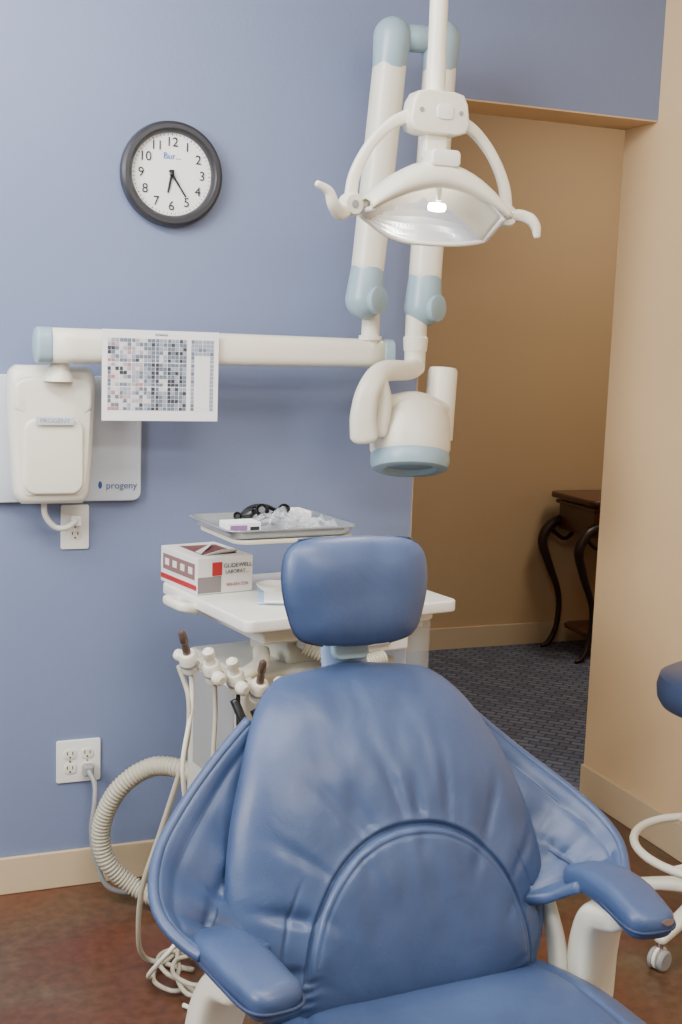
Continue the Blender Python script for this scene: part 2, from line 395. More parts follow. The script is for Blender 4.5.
lathe('collimator_ring',[(0.066,0.012),(0.070,-0.004),(0.086,-0.008),(0.100,-0.002),(0.105,0.012),(0.105,0.035),(0.101,0.042)],teal,g,56,MH)
lathe('collimator_window',[(0.0005,0.008),(0.075,0.008),(0.075,0.02),(0.0005,0.02)],mat('collimator_dark',(110,132,152),0.3),g,48,MH)
lathe('tube_head',[(0.102,0.038),(0.107,0.05),(0.108,0.09),(0.106,0.125),(0.097,0.155),(0.080,0.175),(0.05,0.188),(0.001,0.192)],cream,g,56,MH)
lathe('rear_cylinder',[(0.040,-0.06),(0.040,0.125),(0.036,0.133),(0.001,0.133)],cream,g,36,basis((0.08,0.1,1),(1.468,YT-0.03,1.30)))
sweep('head_shoulder',[(1.30,YT-0.07,1.34),(1.38,YT-0.06,1.345),(1.46,YT-0.04,1.325)],[0.03,0.04,0.035],[0.02,0.026,0.022],cream,g,power=2.4)
# ---------------------------------------------------------------- calendar chart on the arm
g=group('calendar_chart',(0.707,YB-0.046,1.395))
W,H=0.292,0.222
box('sheet',(-W/2,-0.001,-H/2),(W/2,0.0,H/2),paper_m,g)
cm=[mat('cell_%d'%i,c,0.8) for i,c in enumerate([(176,166,178),(108,120,136),(212,206,206),(62,66,76),(152,160,174),(176,128,132),(236,236,238)])]
V=[];F=[];FM=[]
NC,NR=27,18; cw=(W-0.024)/NC; ch=(H-0.044)/NR
for i in range(NC):
    for j in range(NR):
        x=-W/2+0.012+i*cw; z=-H/2+0.024+j*ch; b0=len(V); gx=0.0004 if i%3 else 0.0014; gz=0.0004 if j%6 else 0.0016
        V+= [(x+gx,-0.0016,z+gz),(x+cw-0.0004,-0.0016,z+gz),(x+cw-0.0004,-0.0016,z+ch-0.0006),(x+gx,-0.0016,z+ch-0.0006)]
        F.append((b0,b0+1,b0+2,b0+3))
        if i<9: k=random.choice([0,1,4,2,2,4,1,1,3]) if (j+i//3)%4 else random.choice([5,0,2])
        elif i in (11,12,15): k=random.choice([1,3,3,1])
        elif 15<i<20: k=random.choice([1,3,4,1])
        elif 19<i<21: k=6
        elif i>20: k=(random.choice([4,1,4]) if (j>13 or i in (21,)) else (6 if i<26 else 4))
        else: k=random.choice([2,4,1,4,1])
        FM.append(k)
mesh('printed_grid',V,F,None,g,smooth=False,mats=cm,fm=FM)
text('heading','Schedule',0.009,ink,g,basis((0,-1,0),(0,-0.002,H/2-0.010)),ext=0.0001)
# ---------------------------------------------------------------- operating light
g=group('dental_operating_light',(1.138,-0.80,1.793))
lathe('ceiling_pole',[(0.019,0.27),(0.019,0.50),(0.016,0.51),(0.016,1.045)],cream,g,28)
lathe('ceiling_canopy',[(0.016,0.99),(0.06,1.0),(0.085,1.03),(0.085,1.056)],cream,g,40)
lathe('pole_socket',[(0.026,0.17),(0.026,0.215),(0.021,0.23),(0.020,0.30)],cream,g,28)
hub=[(0.030,0.045),(-0.030,0.045),(-0.052,0.040),(-0.062,0.022),(-0.068,-0.018),(-0.060,-0.036),(-0.04,-0.042),(0.04,-0.042),(0.060,-0.036),(0.068,-0.018),(0.062,0.022),(0.052,0.040)]
slab('hub_housing',hub,0.055,cream,FACE((0,0.02,0.178)),g,edge=0.006)
slab('hub_badge',rrect(0.036,0.03,0.008),0.004,white,FACE((0.008,-0.034,0.181)),g,edge=0.0015)
for s in (-1,1): lathe('hub_screw',[(0.005,0),(0.005,0.002)],grey,g,14,basis((0,-1,0),(s*0.045,-0.0345,0.181)))
slab('hub_neck',rrect(0.05,0.06,0.01),0.03,cream,FACE((0,0.01,0.115)),g,edge=0.006)
arch=[(-0.182,0,-0.012),(-0.174,0,0.045),(-0.143,0,0.105),(-0.100,0,0.150),(-0.055,0,0.174)]
for s in (-1,1):
    sweep('yoke_arm',[(x*-s,y,z) for x,y,z in arch],[0.014,0.012,0.011,0.012,0.014],0.010,cream,g,up=(0,1,0),power=3)
    lathe('tilt_joint',[(0.022,-0.016),(0.024,-0.012),(0.024,0.012),(0.020,0.018),(0.001,0.018)],cream,g,28,basis((-s*0.15,-1,0),(s*0.180,0,-0.016)))
    lathe('tilt_joint_screw',[(0.008,0.016),(0.008,0.020)],grey,g,20,basis((-s*0.15,-1,0),(s*0.180,0,-0.016)))
    sweep('reflector_hanger',[(s*0.186,0,-0.016),(s*0.150,0,-0.012)],0.012,0.012,cream,g)
sweep('handle',[(-0.185,-0.005,-0.022),(-0.210,-0.02,-0.036),(-0.232,-0.035,-0.022),(-0.245,-0.04,0.002),(-0.270,-0.045,0.014)],[0.013,0.015,0.013,0.010,0.007],[0.010,0.010,0.009,0.008,0.006],cream,g,up=(0,1,0.2),power=2.4)
sweep('handle.001',[(0.182,-0.005,-0.018),(0.202,-0.02,-0.014),(0.222,-0.035,-0.022),(0.234,-0.04,-0.038),(0.237,-0.042,-0.056)],[0.012,0.013,0.013,0.011,0.008],[0.010,0.010,0.009,0.008,0.006],cream,g,up=(0,1,0.2),power=2.4)
NU,NV=30,10
def refl(u,v,off=0):
    x=0.148*u
    top=0.060-0.085*abs(u)**1.9; bot=-0.082+(0.056*abs(u)**2.6 if u<0 else 0.014*u**3)
    z=top*(1-v)+bot*v
    y=-0.055*(1-v)+0.03*v + 0.055*(1-u*u)*math.sin(math.pi*min(1,v*0.9+0.1))
    return Vector((x,y+off,z))
V=[refl(-1+2*i/NU,j/NV) for j in range(NV+1) for i in range(NU+1)]
F=[(j*(NU+1)+i,j*(NU+1)+i+1,(j+1)*(NU+1)+i+1,(j+1)*(NU+1)+i) for j in range(NV) for i in range(NU)]
refl_m=mat('lamp_reflector',(225,230,236),0.28,metal=0.6,emit=(240,244,250),estr=0.32)  # emission stands in for bulb light bouncing off the reflector
mesh('reflector',V,F,refl_m,g,smooth=False)
mesh('reflector_shell',[refl(-1+2*i/NU,j/NV,0.008) for j in range(NV+1) for i in range(NU+1)],F,cream,g,solid=0.006,soff=1)
tube('reflector_rim_bottom',[refl(-1+2*i/16,1) for i in range(17)],0.005,white,g,smooth_n=4)
for s in (-1,1): tube('reflector_rim_side',[refl(s,j/4) for j in range(5)],0.006,white,g,smooth_n=4)
V=[];F=[]
for i in range(33):
    u=-1+2*i/32; t=0.066-0.085*abs(u)**1.9; hgt=0.034*(1-abs(u)**2.2)+0.008
    for k,(dy,dz) in enumerate([(-0.064,-hgt),(-0.068,-hgt*.5),(-0.066,-hgt*.1),(-0.055,0.006),(-0.03,0.013),(0.0,0.010),(0.03,0.0)]): V.append((0.160*u,dy,t+dz))
for i in range(32):
    for k in range(6): a=i*7+k; F.append((a,a+1,a+8,a+7))
mesh('top_visor',V,F,cream,g,solid=0.004)
slab('lamp_housing',rrect(0.066,0.034,0.010),0.05,white,FACE((0.0,-0.02,0.084)),g,edge=0.005)
lathe('halogen_bulb',[(0.001,-0.022),(0.008,-0.018),(0.010,0.0),(0.008,0.016),(0.001,0.020)],mat('bulb_glow',(255,250,240),0.3,emit=(255,250,242),estr=40),g,20,basis((1,0,0),(0.0,-0.035,-0.012)))
box('bulb_bracket',(-0.005,-0.045,-0.0),(0.005,-0.035,0.04),white,g,bevel=0.002)
# ---------------------------------------------------------------- delivery cart
CO=Vector((1.05,-0.47,0)); CR=math.radians(10)
def cl(x,y,z):      # room coordinates -> cart coordinates
    d=Vector((x,y,z))-CO; c,s=math.cos(-CR),math.sin(-CR); return (d.x*c-d.y*s,d.x*s+d.y*c,d.z)
g=group('dental_delivery_cart',CO,10)
ZT=0.892
slab('worktop',[(x-0.030,y+0.020) for x,y in rrect(0.57,0.465,0.02)],0.028,white,Matrix.Translation((0,0,ZT-0.028)),g,edge=0.005)
box('worktop_underframe',(-0.24,-0.15,ZT-0.075),(0.2,0.2,ZT-0.028),cab_m,g,bevel=0.006)
sweep('side_handle',[(-0.31,0.06,ZT-0.03),(-0.345,0.06,ZT-0.02),(-0.345,0.14,ZT-0.02),(-0.31,0.14,ZT-0.03)],0.012,0.012,cream,g)
box('cabinet',(-0.262,-0.10,0.10),(0.16,0.20,0.735),cab_m,g,bevel=0.012)
box('cabinet_side_shade',(-0.2635,-0.06,0.45),(-0.2615,0.16,0.69),grey,g)  # flat grey sheet, its colour stands in for shading on the cabinet side
box('cabinet_neck',(-0.12,-0.05,0.73),(0.12,0.15,0.82),cab_m,g,bevel=0.01)
box('drawer',(-0.10,-0.175,0.775),(0.14,-0.05,0.835),white,g,bevel=0.006)
box('drawer_pull',(-0.04,-0.19,0.795),(0.08,-0.17,0.806),grey,g,bevel=0.003)
box('cabinet_panel_front',(-0.235,-0.106,0.42),(0.14,-0.0995,0.70),mat('panel_grey',(150,152,148),0.4),g,bevel=0.003)
box('base_frame',(-0.24,-0.14,0.065),(0.18,0.22,0.10),grey,g,bevel=0.01)
for sx,sy in ((-.2,-.1),(.14,-.1),(-.2,.18),(.14,.18)):
    lathe('caster',[(0.012,-0.011),(0.031,-0.011),(0.033,0),(0.031,0.011),(0.012,0.011)],black,g,24,basis((1,0,0),(sx,sy,0.033)))
hb0=Vector((-0.425,-0.105,0.805)); hb1=Vector((-0.195,-0.225,0.700))
sweep('holder_bar',[hb0,(hb0+hb1)/2,hb1],0.018,0.012,cream,g)
sweep('holder_bracket',[(hb0+hb1)/2,(-0.22,-0.1,0.76),(-0.18,-0.03,0.77)],0.02,0.012,cream,g)
hd_m=mat('handpiece_dark',(104,86,78),0.3,metal=0.4)
for i in range(5):
    p=hb0.lerp(hb1,(i+0.3)/5)+Vector((0,-0.014,0.0))
    d=Vector((-0.4,-0.35,1)).normalized() if i!=3 else Vector((-0.15,-0.5,1)).normalized()
    lathe('holder_%d'%i,[(0.013,-0.035),(0.019,-0.03),(0.021,0.010),(0.017,0.018),(0.012,0.018)],cream,g,24,basis(d,p))
    q=p+d*0.012
    if i in (0,3):
        lathe('handpiece_%d'%i,[(0.009,-0.03),(0.009,0.02),(0.007,0.035),(0.010,0.04),(0.008,0.065),(0.004,0.07)],hd_m,g,20,basis(d,q))
    else:
        lathe('handpiece_%d'%i,[(0.010,-0.03),(0.011,0.005),(0.010,0.018),(0.014,0.024),(0.013,0.040),(0.006,0.046)],cream,g,20,basis(d,q))
    lathe('holder_band_%d'%i,[(0.0216,-0.012),(0.0216,-0.006)],grey,g,24,basis(d,p))
    if i in (1,2,4): lathe('valve_%d'%i,[(0.012,0),(0.015,0.004),(0.015,0.02),(0.009,0.026)],cream,g,20,basis((0.2,-1,-0.2),p+Vector((0.0,-0.018,-0.012))))
    lathe('holder_screw_%d'%i,[(0.005,0),(0.005,0.004)],grey,g,12,basis((0,-1,0),p+Vector((0.012,-0.02,-0.004))))
    e=p-d*0.035
    hm=[cream,hose_m,black,hose_m,black][i]
    tube('handpiece_hose_%d'%i,[e,e+Vector((-0.002,-0.01,-0.08)),e+Vector((0.015*(i-2),-0.03,-0.22)),e+Vector((0.03-0.01*i,0.0,-0.36)),Vector((-0.16+0.03*i,-0.13,0.30)),Vector((-0.2+0.03*i,-0.12,0.12))],0.0055,hm,g,segs=8)
for k,(dx,dz) in enumerate([(0,0),(0.05,-0.03)]):
    tube('black_hose_clip_%d'%k,[(-0.330+dx,-0.19,0.715+dz),(-0.318+dx,-0.22,0.665+dz),(-0.292+dx,-0.23,0.605+dz),(-0.26+dx,-0.20,0.60+dz),(-0.245+dx,-0.17,0.65+dz)],0.010,black,g,segs=10)
tube('saliva_hose',[cl(.66,-.61,.77),cl(.672,-.66,.70),cl(.663,-.66,.58),cl(.625,-.62,.40),cl(.590,-.58,.24),cl(.592,-.54,.10),cl(.615,-.50,.03),cl(.65,-.50,.009),cl(.72,-.56,.009)],0.0065,hose_m,g,segs=8)
cp=[]
for k in range(44):
    a=k*0.55; r=0.075+0.022*math.sin(k*1.3); cp.append(cl(.690+0.8*r*math.cos(a)+0.001*k,-.56+r*1.35*math.sin(a)-0.002*k,0.008+0.0011*k))
tube('coiled_hose',cp,0.0055,hose_m,g,segs=8)
tube('loose_hose_loop',[cl(.62,-.56,.008),cl(.60,-.62,.05),cl(.63,-.68,.13),cl(.68,-.66,.16),cl(.72,-.62,.10),cl(.73,-.66,.02),cl(.70,-.74,.008),cl(.66,-.70,.008)],0.0055,cream,g,segs=8)
tube('right_braided_hose',[(-0.12,-0.13,0.80),(-0.03,-0.19,0.758),(0.06,-0.19,0.765)],0.020,hose_m,g,ridge=0.008,segs=18)
lathe('vacuum_canister',[(0.001,0.66),(0.046,0.66),(0.049,0.67),(0.051,0.84),(0.053,0.845),(0.001,0.846)],clear2,g,36,basis((0,0,1),(0.18,-0.12,0)))
lathe('canister_bracket',[(0.054,0.840),(0.054,0.864)],white,g,36,basis((0,0,1),(0.18,-0.12,0)))
lathe('canister_base',[(0.047,0.655),(0.047,0.665)],grey,g,36,basis((0,0,1),(0.18,-0.12,0)))
lathe('tray_post',[(0.016,ZT),(0.016,1.035)],cream,g,24,basis((0,0,1),(0.06,0.12,0)))
sweep('tray_arm',[(0.06,0.12,1.030),(0.0,0.06,1.032),(-0.10,-0.02,1.033)],0.02,0.007,cream,g)
tube('corrugated_hose',[cl(.84,-.40,.37),cl(.77,-.30,.402),(cl(.69,-.23,.398)),cl(.612,-.19,.33),cl(.575,-.16,.22),cl(.592,-.16,.125),cl(.66,-.18,.055),cl(.74,-.26,.03),cl(.83,-.40,.03),cl(1.0,-.5,.03)],0.0235,hose_m,g,segs=22,ridge=0.0105)
# ---------------------------------------------------------------- instrument tray
g=group('instrument_tray',(0.903,-0.51,1.058),6)
slab('tray_holder',[(x+0.01,y) for x,y in rrect(0.30,0.25,0.035)],0.010,cream,Matrix.Translation((0,0,-0.014)),g,edge=0.003)
steel=mat('tray_plastic_grey',(158,164,170),0.3,metal=0.5)
o=rrect(0.318,0.262,0.035); n=len(o); V=[];F=[]
for sc,z in ((0.90,0.0),(0.94,0.003),(0.98,0.016),(1.0,0.020),(1.04,0.019)):
    V+=[(x*sc,y*sc,z) for x,y in o]
for i in range(4):
    for k in range(n): F.append((i*n+k,i*n+(k+1)%n,(i+1)*n+(k+1)%n,(i+1)*n+k))
F.append(tuple(range(n)))
mesh('tray',V,F,steel,g,solid=0.0025)
box('small_carton',(-0.145,-0.085,0.003),(-0.065,-0.03,0.03),paper_m,g,bevel=0.002)
box('small_carton_print',(-0.140,-0.0865,0.010),(-0.10,-0.0845,0.024),pink,g)
box('small_carton_print_dark',(-0.092,-0.0865,0.008),(-0.070,-0.0845,0.020),ink,g)
def crumple(nm,cx,cy,z,sx,sy,h,m,seed,res=26):
    V=[];F=[]
    for j in range(res+1):
        for i in range(res+1):
            u=i/res*2-1; v=j/res*2-1
            e=max(0,1-max(abs(u),abs(v))**3)
            nz=noise.turbulence(Vector((u*2.3+seed,v*2.3,seed)),3,True)
            V.append((cx+sx*u*(1+0.12*noise.noise(Vector((u*3,v*3,seed)))),cy+sy*v*(1+0.12*noise.noise(Vector((v*3,u*3,seed+4)))),z+h*e*(0.25+0.9*nz)))
    for j in range(res):
        for i in range(res): a=j*(res+1)+i; F.append((a,a+1,a+res+2,a+res+1))
    mesh(nm,V,F,m,g,smooth=False)
crumple('plastic_pouch',0.01,-0.03,0.004,0.09,0.07,0.055,clear,3.1)
crumple('plastic_wrap',0.085,-0.05,0.004,0.05,0.05,0.035,clear,7.7)
for k,(x,y,r,zz) in enumerate([(-0.050,0.02,0.014,.030),(-0.012,0.03,0.016,.036),(0.020,0.015,0.013,.028),(-0.07,0.04,0.010,.024),(0.0,-0.01,0.011,.022),(0.045,0.03,0.015,.034),(-0.03,-0.02,0.010,.020)]):
    lathe('black_loupe_part_%d'%k,[(r*0.7,-0.014),(r,-0.010),(r,0.010),(r*0.75,0.016),(r*0.5,0.010)],black,g,24,basis((0.6*(-1)**k,-1,0.4+0.3*(k%3)),(x,y,zz)))
tube('black_loupe_strap',[(-0.08,0.03,0.012),(-0.04,0.05,0.040),(0.0,0.05,0.046),(0.04,0.05,0.030),(0.075,0.01,0.014)],0.005,black,g)
for k in range(3): tube('steel_instrument_%d'%k,[(-0.02+0.03*k,-0.095,0.010),(0.03+0.03*k,-0.06,0.012),(0.09+0.015*k,-0.03,0.014)],[0.0025,0.004,0.0015],chrome,g,segs=8)
box('white_gauze',(0.075,0.02,0.004),(0.115,0.09,0.034),paper_m,g,bevel=0.006)
# ---------------------------------------------------------------- supply box
g=group('supply_carton',(0.792,-0.345,0.893),12)
bx=mat('carton_white',(222,220,216),0.55)
box('carton',(-0.074,-0.10,0),(0.074,0.10,0.088),bx,g,bevel=0.002)
box('front_graphic',(-0.0735,-0.1012,0.004),(-0.012,-0.0995,0.042),mat('print_grey',(128,120,120),0.6),g)
box('front_red_logo',(-0.036,-0.1014,0.044),(-0.010,-0.0992,0.076),red,g)
text('front_title','GLIDEWELL',0.0145,ink,g,basis((0,-1,0),(0.032,-0.102,0.066)),ext=0.0002)
text('front_title_line2','LABORAT...',0.0125,ink,g,basis((0,-1,0),(0.030,-0.102,0.051)),ext=0.0002)
text('front_phone','800-854-7256',0.0105,red,g,basis((0,-1,0),(0.032,-0.102,0.020)),ext=0.0002)
box('side_print',(-0.0753,-0.085,0.034),(-0.0738,0.085,0.072),mat('print_brown',(128,96,92),0.6),g)
box('side_red_band',(-0.0758,-0.095,0.010),(-0.0739,0.095,0.022),red,g)
for k in range(4): box('side_photo_%d'%k,(-0.0765,-0.075+0.042*k,0.046),(-0.0742,-0.055+0.042*k,0.062),bx,g)
mesh('dark_opening',[(-0.045,-0.07,0.0884),(0.05,-0.065,0.0884),(0.055,0.06,0.0884),(-0.04,0.07,0.0884)],[(0,1,2,3)],mat('opening_dark',(120,70,66),0.6),g,smooth=False)  # flat patch on the closed top, colour stands in for the dark inside
mesh('torn_flap',[(-0.045,-0.07,0.089),(0.0,-0.08,0.102),(0.05,-0.07,0.098),(0.05,-0.055,0.089)],[(0,1,2,3)],bx,g,smooth=False,solid=0.001)
mesh('torn_flap.001',[(-0.04,-0.05,0.0895),(0.03,0.03,0.096),(0.035,0.045,0.094),(-0.04,-0.02,0.0895)],[(0,1,2,3)],bx,g,smooth=False,solid=0.001)
# papers on worktop
g=group('paper_packet',(0.925,-0.51,0.893),-18)
box('sheet_lower',(-0.05,-0.09,0),(0.05,0.09,0.006),mat('paper_blue',(170,198,220),0.6),g,bevel=0.002)
box('sheet_upper',(-0.035,-0.10,0.006),(0.06,0.07,0.012),paper_m,g,bevel=0.002)
lathe('cotton_roll_dish',[(0.001,0),(0.035,0.0),(0.045,0.012),(0.042,0.013),(0.03,0.004),(0.001,0.004)],white,g,32,basis((0,0,1),(-0.01,0.03,0.012)))
# ---------------------------------------------------------------- dental chair
g=group('dental_chair',(0.84,-1.42,0),3)
B=Vector((-0.006,-0.055,0.40)); Tp=Vector((-0.006,0.175,0.944)); yv=(Tp-B).normalized(); L=(Tp-B).length
zv=Vector((1,0,0)).cross(yv)
MB=Matrix((Vector((1,0,0)),yv,zv)).transposed().to_4x4(); MB.translation=B
hw0=smooth_table([(0,0.22),(0.06,0.262),(0.2,0.292),(0.36,0.298),(0.55,0.278),(0.72,0.243),(0.85,0.208),(0.93,0.172),(0.975,0.13),(1.0,0.06)])
def hw(v): return max(0.001,hw0(v))*(1 if v<0.97 else max(0.0,(1-v)/0.03)**0.45)*(1 if v>0.03 else (v/0.03)**0.4*0.999+0.001)
def seamd(X,Y):
    a,b=0.215,0.295; q=(abs((X-0.018)/a)**2.2+abs((Y)/b)**2.2)
    return 1-q**(1/2.2)
def front(X,Y):
    s=seamd(X,Y); z=0
    z+=0.016*(1/(1+math.exp(-s*40)))*max(0,1-0.5*abs(Y)/0.33)
    z-=0.011*math.exp(-(s/0.016)**2)
    z-=0.0018*math.exp(-((s-0.06)/0.012)**2)
    z-=0.005*math.exp(-((s+0.19)/0.012)**2)*(1 if Y<0.18 else max(0,1-(Y-0.18)/0.06))
    if s<0:   # gathers radiating from the lumbar seam
        a=math.atan2(X-0.018,Y-0.05); d=-s
        g1=math.sin(a*12+1.3*math.sin(a*5)+2.0*d)
        z-=0.0065*max(0,g1)**3*math.exp(-((d-0.12)/0.20)**2)*min(1,d*14)
        g2=math.sin(a*19+2.2+3.0*d)
        z-=0.004*max(0,g2)**4*math.exp(-((d-0.25)/0.22)**2)
    else:
        z-=0.003*max(0,math.sin(math.atan2(X-0.018,Y+0.02)*16+0.7))**4*math.exp(-((s-0.1)/0.08)**2)
    z+=0.005*noise.noise(Vector((X*7,Y*6,1.7)))
    z+=0.0022*noise.noise(Vector((X*28,Y*16,4.7)))
    return z
def curve(Y):
    t=Y/L; return -0.05*max(0,(t-0.62)/0.38)**2 + 0.012*math.sin(math.pi*t)
pillow('backrest',hw,L,0.066,leather_m,g,MB,front=front,rings=120,th=360,back=0.6,curve=curve,p=3.2)
hs0=smooth_table([(0,0.24),(0.1,0.275),(0.3,0.305),(0.6,0.305),(0.85,0.28),(1,0.23)])
def hs(v): return hs0(v)*(1 if v<0.96 else max(0.0,(1-v)/0.04)**0.45+0.001)*(1 if v>0.03 else (v/0.03)**0.4*0.999+0.001)
def sf(X,Y):
    q=(abs(X/0.235)**4+abs((Y-0.27)/0.235)**4)**0.25; return -0.007*math.exp(-((1-q)/0.025)**2)+0.004*(q<1)*(1-q)+0.004*noise.noise(Vector((X*8,Y*8,5)))
MS=basis((0,0.03,1),(0.025,0.03,0.388),(-1,0,0))
pillow('seat_cushion',hs,0.62,0.06,leather_m,g,MS,front=sf,rings=60,th=180,back=0.8,p=5)
ML=basis((0,-0.30,1),(0.01,-0.57,0.375),(-1,0,0))
pillow('leg_rest',smooth_table([(0,0.20),(0.1,0.22),(0.5,0.21),(0.9,0.18),(1,0.02)]),0.55,0.05,leather_m,g,ML,rings=24,th=80,p=5)
hh=smooth_table([(0,0.03),(0.035,0.082),(0.12,0.117),(0.35,0.135),(0.6,0.143),(0.82,0.138),(0.93,0.120),(0.98,0.088),(1.0,0.03)])
def hh2(v): return max(0.001,hh(v))*(1 if 0.012<v<0.988 else 0.8)
yv2=Vector((0.02,0.16,1)).normalized(); xv2=Vector((1,0,-0.02)).normalized(); zv2=xv2.cross(yv2)
MHd=Matrix((xv2,yv2,zv2)).transposed().to_4x4(); MHd.translation=Vector((-0.003,0.19,0.961))
pillow('headrest_cushion',hh2,0.198,0.045,leather_m,g,MHd,front=lambda X,Y:0.003*noise.noise(Vector((X*12,Y*12,8)))-0.004*math.exp(-((Y-0.095)/0.07)**2)*math.exp(-(X/0.06)**2),rings=50,th=140,back=0.7,p=3.0)
tube('headrest_welt',[MHd@Vector(p) for p in [(hh2(v)*0.995*s,v*0.198,0.0) for s,vs in ((1,[0.02+0.03*k for k in range(33)]),(-1,[0.98-0.03*k for k in range(33)])) for v in vs]],0.0022,seam_m,g,segs=6,smooth_n=2)
sweep('headrest_bracket',[(0,0.235,1.03),(0,0.25,0.95),(0,0.235,0.88),(0,0.2,0.78)],[0.04,0.045,0.045,0.045],[0.014,0.014,0.012,0.012],mat('bracket_pale_blue',(140,164,200),0.35),g,up=(0,1,0))
slab('headrest_knob_plate',rrect(0.07,0.04,0.016),0.02,teal,basis((0,-1,0.3),(0,0.235,0.945)),g)
slab('back_shell',[(x,y) for x,y in rrect(0.42,0.40,0.10)],0.02,cream,MB@Matrix.Translation((0,0.26,-0.065)),g,edge=0.008)
# wings + arm pads
secs=[((.205,.170,.850),(.10,.15,.74)),((.262,.155,.800),(.14,.10,.655)),((.330,.118,.742),(.17,.05,.585)),((.390,.062,.692),(.20,.0,.545)),((.420,-.005,.655),(.225,-.03,.540)),((.420,-.06,.628),(.25,-.06,.550)),((.398,-.105,.608),(.275,-.09,.575)),((.382,-.13,.602),(.290,-.115,.592))]
XO=-0.008
for s,tag in ((-1,'left'),(1,'right')):
    X=lambda v: s*v+XO
    outer=cat([(X(a[0][0]),a[0][1],a[0][2]) for a in secs],6); inner=cat([(X(a[1][0]),a[1][1],a[1][2]) for a in secs],6)
    V=[];F=[];K=20; N=len(outer); nn=Vector((-s*0.3,-0.75,0.6)).normalized()
    for i in range(N):
        fo=min(1,i/6)*min(1,(N-1-i)/10)
        for k in range(K+1):
            t=k/K; p=outer[i].lerp(inner[i],t)
            sg=math.sin(math.pi*t)
            p=p+nn*(0.006*sg*fo)+Vector((s*0.012*sg*fo,0,-0.010*sg*fo))
            r=0.004*math.sin(i*0.9+5*t+s)*sg*fo+0.008*noise.noise(Vector((i*0.2,t*3,s*2.0)))*sg*fo
            cs=0.50+0.04*math.sin(i*0.2)
            r-=0.010*math.exp(-((t-cs)/0.03)**2)*fo
            # puckers either side of the stitched seam
            r+=0.0035*math.sin(i*2.4)*math.exp(-((t-cs)/0.13)**2)*fo
            r-=0.005*math.exp(-((t-0.15)/0.025)**2)
            r-=0.006*math.exp(-((i-31)/0.9)**2)*sg
            p+=nn*r
            V.append(p)
    for i in range(N-1):
        for k in range(K): a=i*(K+1)+k; F.append((a,a+1,a+K+2,a+K+1))
    mesh('wing_'+tag,V,F,leather_m,g,solid=0.020,soff=0,subsurf=1)
    tube('wing_piping_'+tag,[o for o in outer[::3]],0.0095,leather_m,g,segs=14,smooth_n=4)
    for kk,sn in ((3,1),(10,2)):
        seam=[V[i*(K+1)+kk]+nn*(0.0108 if kk==3 else 0.0112) for i in range(4,N-8,2)]
        tube('wing_seam_%s_%d'%(tag,sn),seam,0.0013,seam_m,g,segs=6,smooth_n=2)
    sweep('armrest_pad_'+tag,[(X(.343),-.065,.588),(X(.342),-.12,.599),(X(.336),-.19,.603),(X(.322),-.268,.597)],[0.042,0.046,0.046,0.042],[0.020,0.025,0.027,0.026],leather_m,g,power=3.2)
    tube('armrest_piping_'+tag,[(X(.387),-.10,.592),(X(.384),-.18,.597),(X(.365),-.278,.593),(X(.322),-.294,.591),(X(.281),-.275,.593),(X(.289),-.18,.597)],0.003,seam_m,g,segs=8)
    sweep('armrest_support_'+tag,[(X(.335),-.19,.570),(X(.340),-.13,.545),(X(.350),-.095,.47),(X(.352),-.085,.36),(X(.335),-.08,.28),(X(.2),-.06,.26)],[0.038,0.042,0.040,0.040,0.034,0.03],[0.022,0.026,0.032,0.034,0.03,0.028],cream,g,up=(0,1,0.01),power=3.6)
    sweep('arm_lever_'+tag,[(X(.300),-.02,.52),(X(.305),-.05,.45),(X(.30),-.07,.36)],[0.012,0.014,0.012],[0.02,0.02,0.02],cream,g,up=(0,1,0.01))
mesh('armrest_wear_mark',[Vector((X(.338)+0.012*math.cos(a)*(1+.3*math.sin(3*a)),-.296+0.001*math.sin(a),.606+0.005*math.sin(a))) for a in [2*math.pi*k/14 for k in range(14)]],[tuple(range(14))],mat('worn_vinyl',(120,100,90),0.7),g,smooth=False,solid=0.001)
box('seat_frame',(-0.22,-0.55,0.27),(0.22,0.06,0.335),cream,g,bevel=0.02)
lathe('lift_column',[(0.12,0.05),(0.11,0.08),(0.09,0.18),(0.10,0.28)],cream,g,40,basis((0,0,1),(0,-0.2,0)))
slab('floor_base',[(x,y-0.22) for x,y in rrect(0.44,0.62,0.14)],0.055,cream,Matrix(),g,edge=0.015)
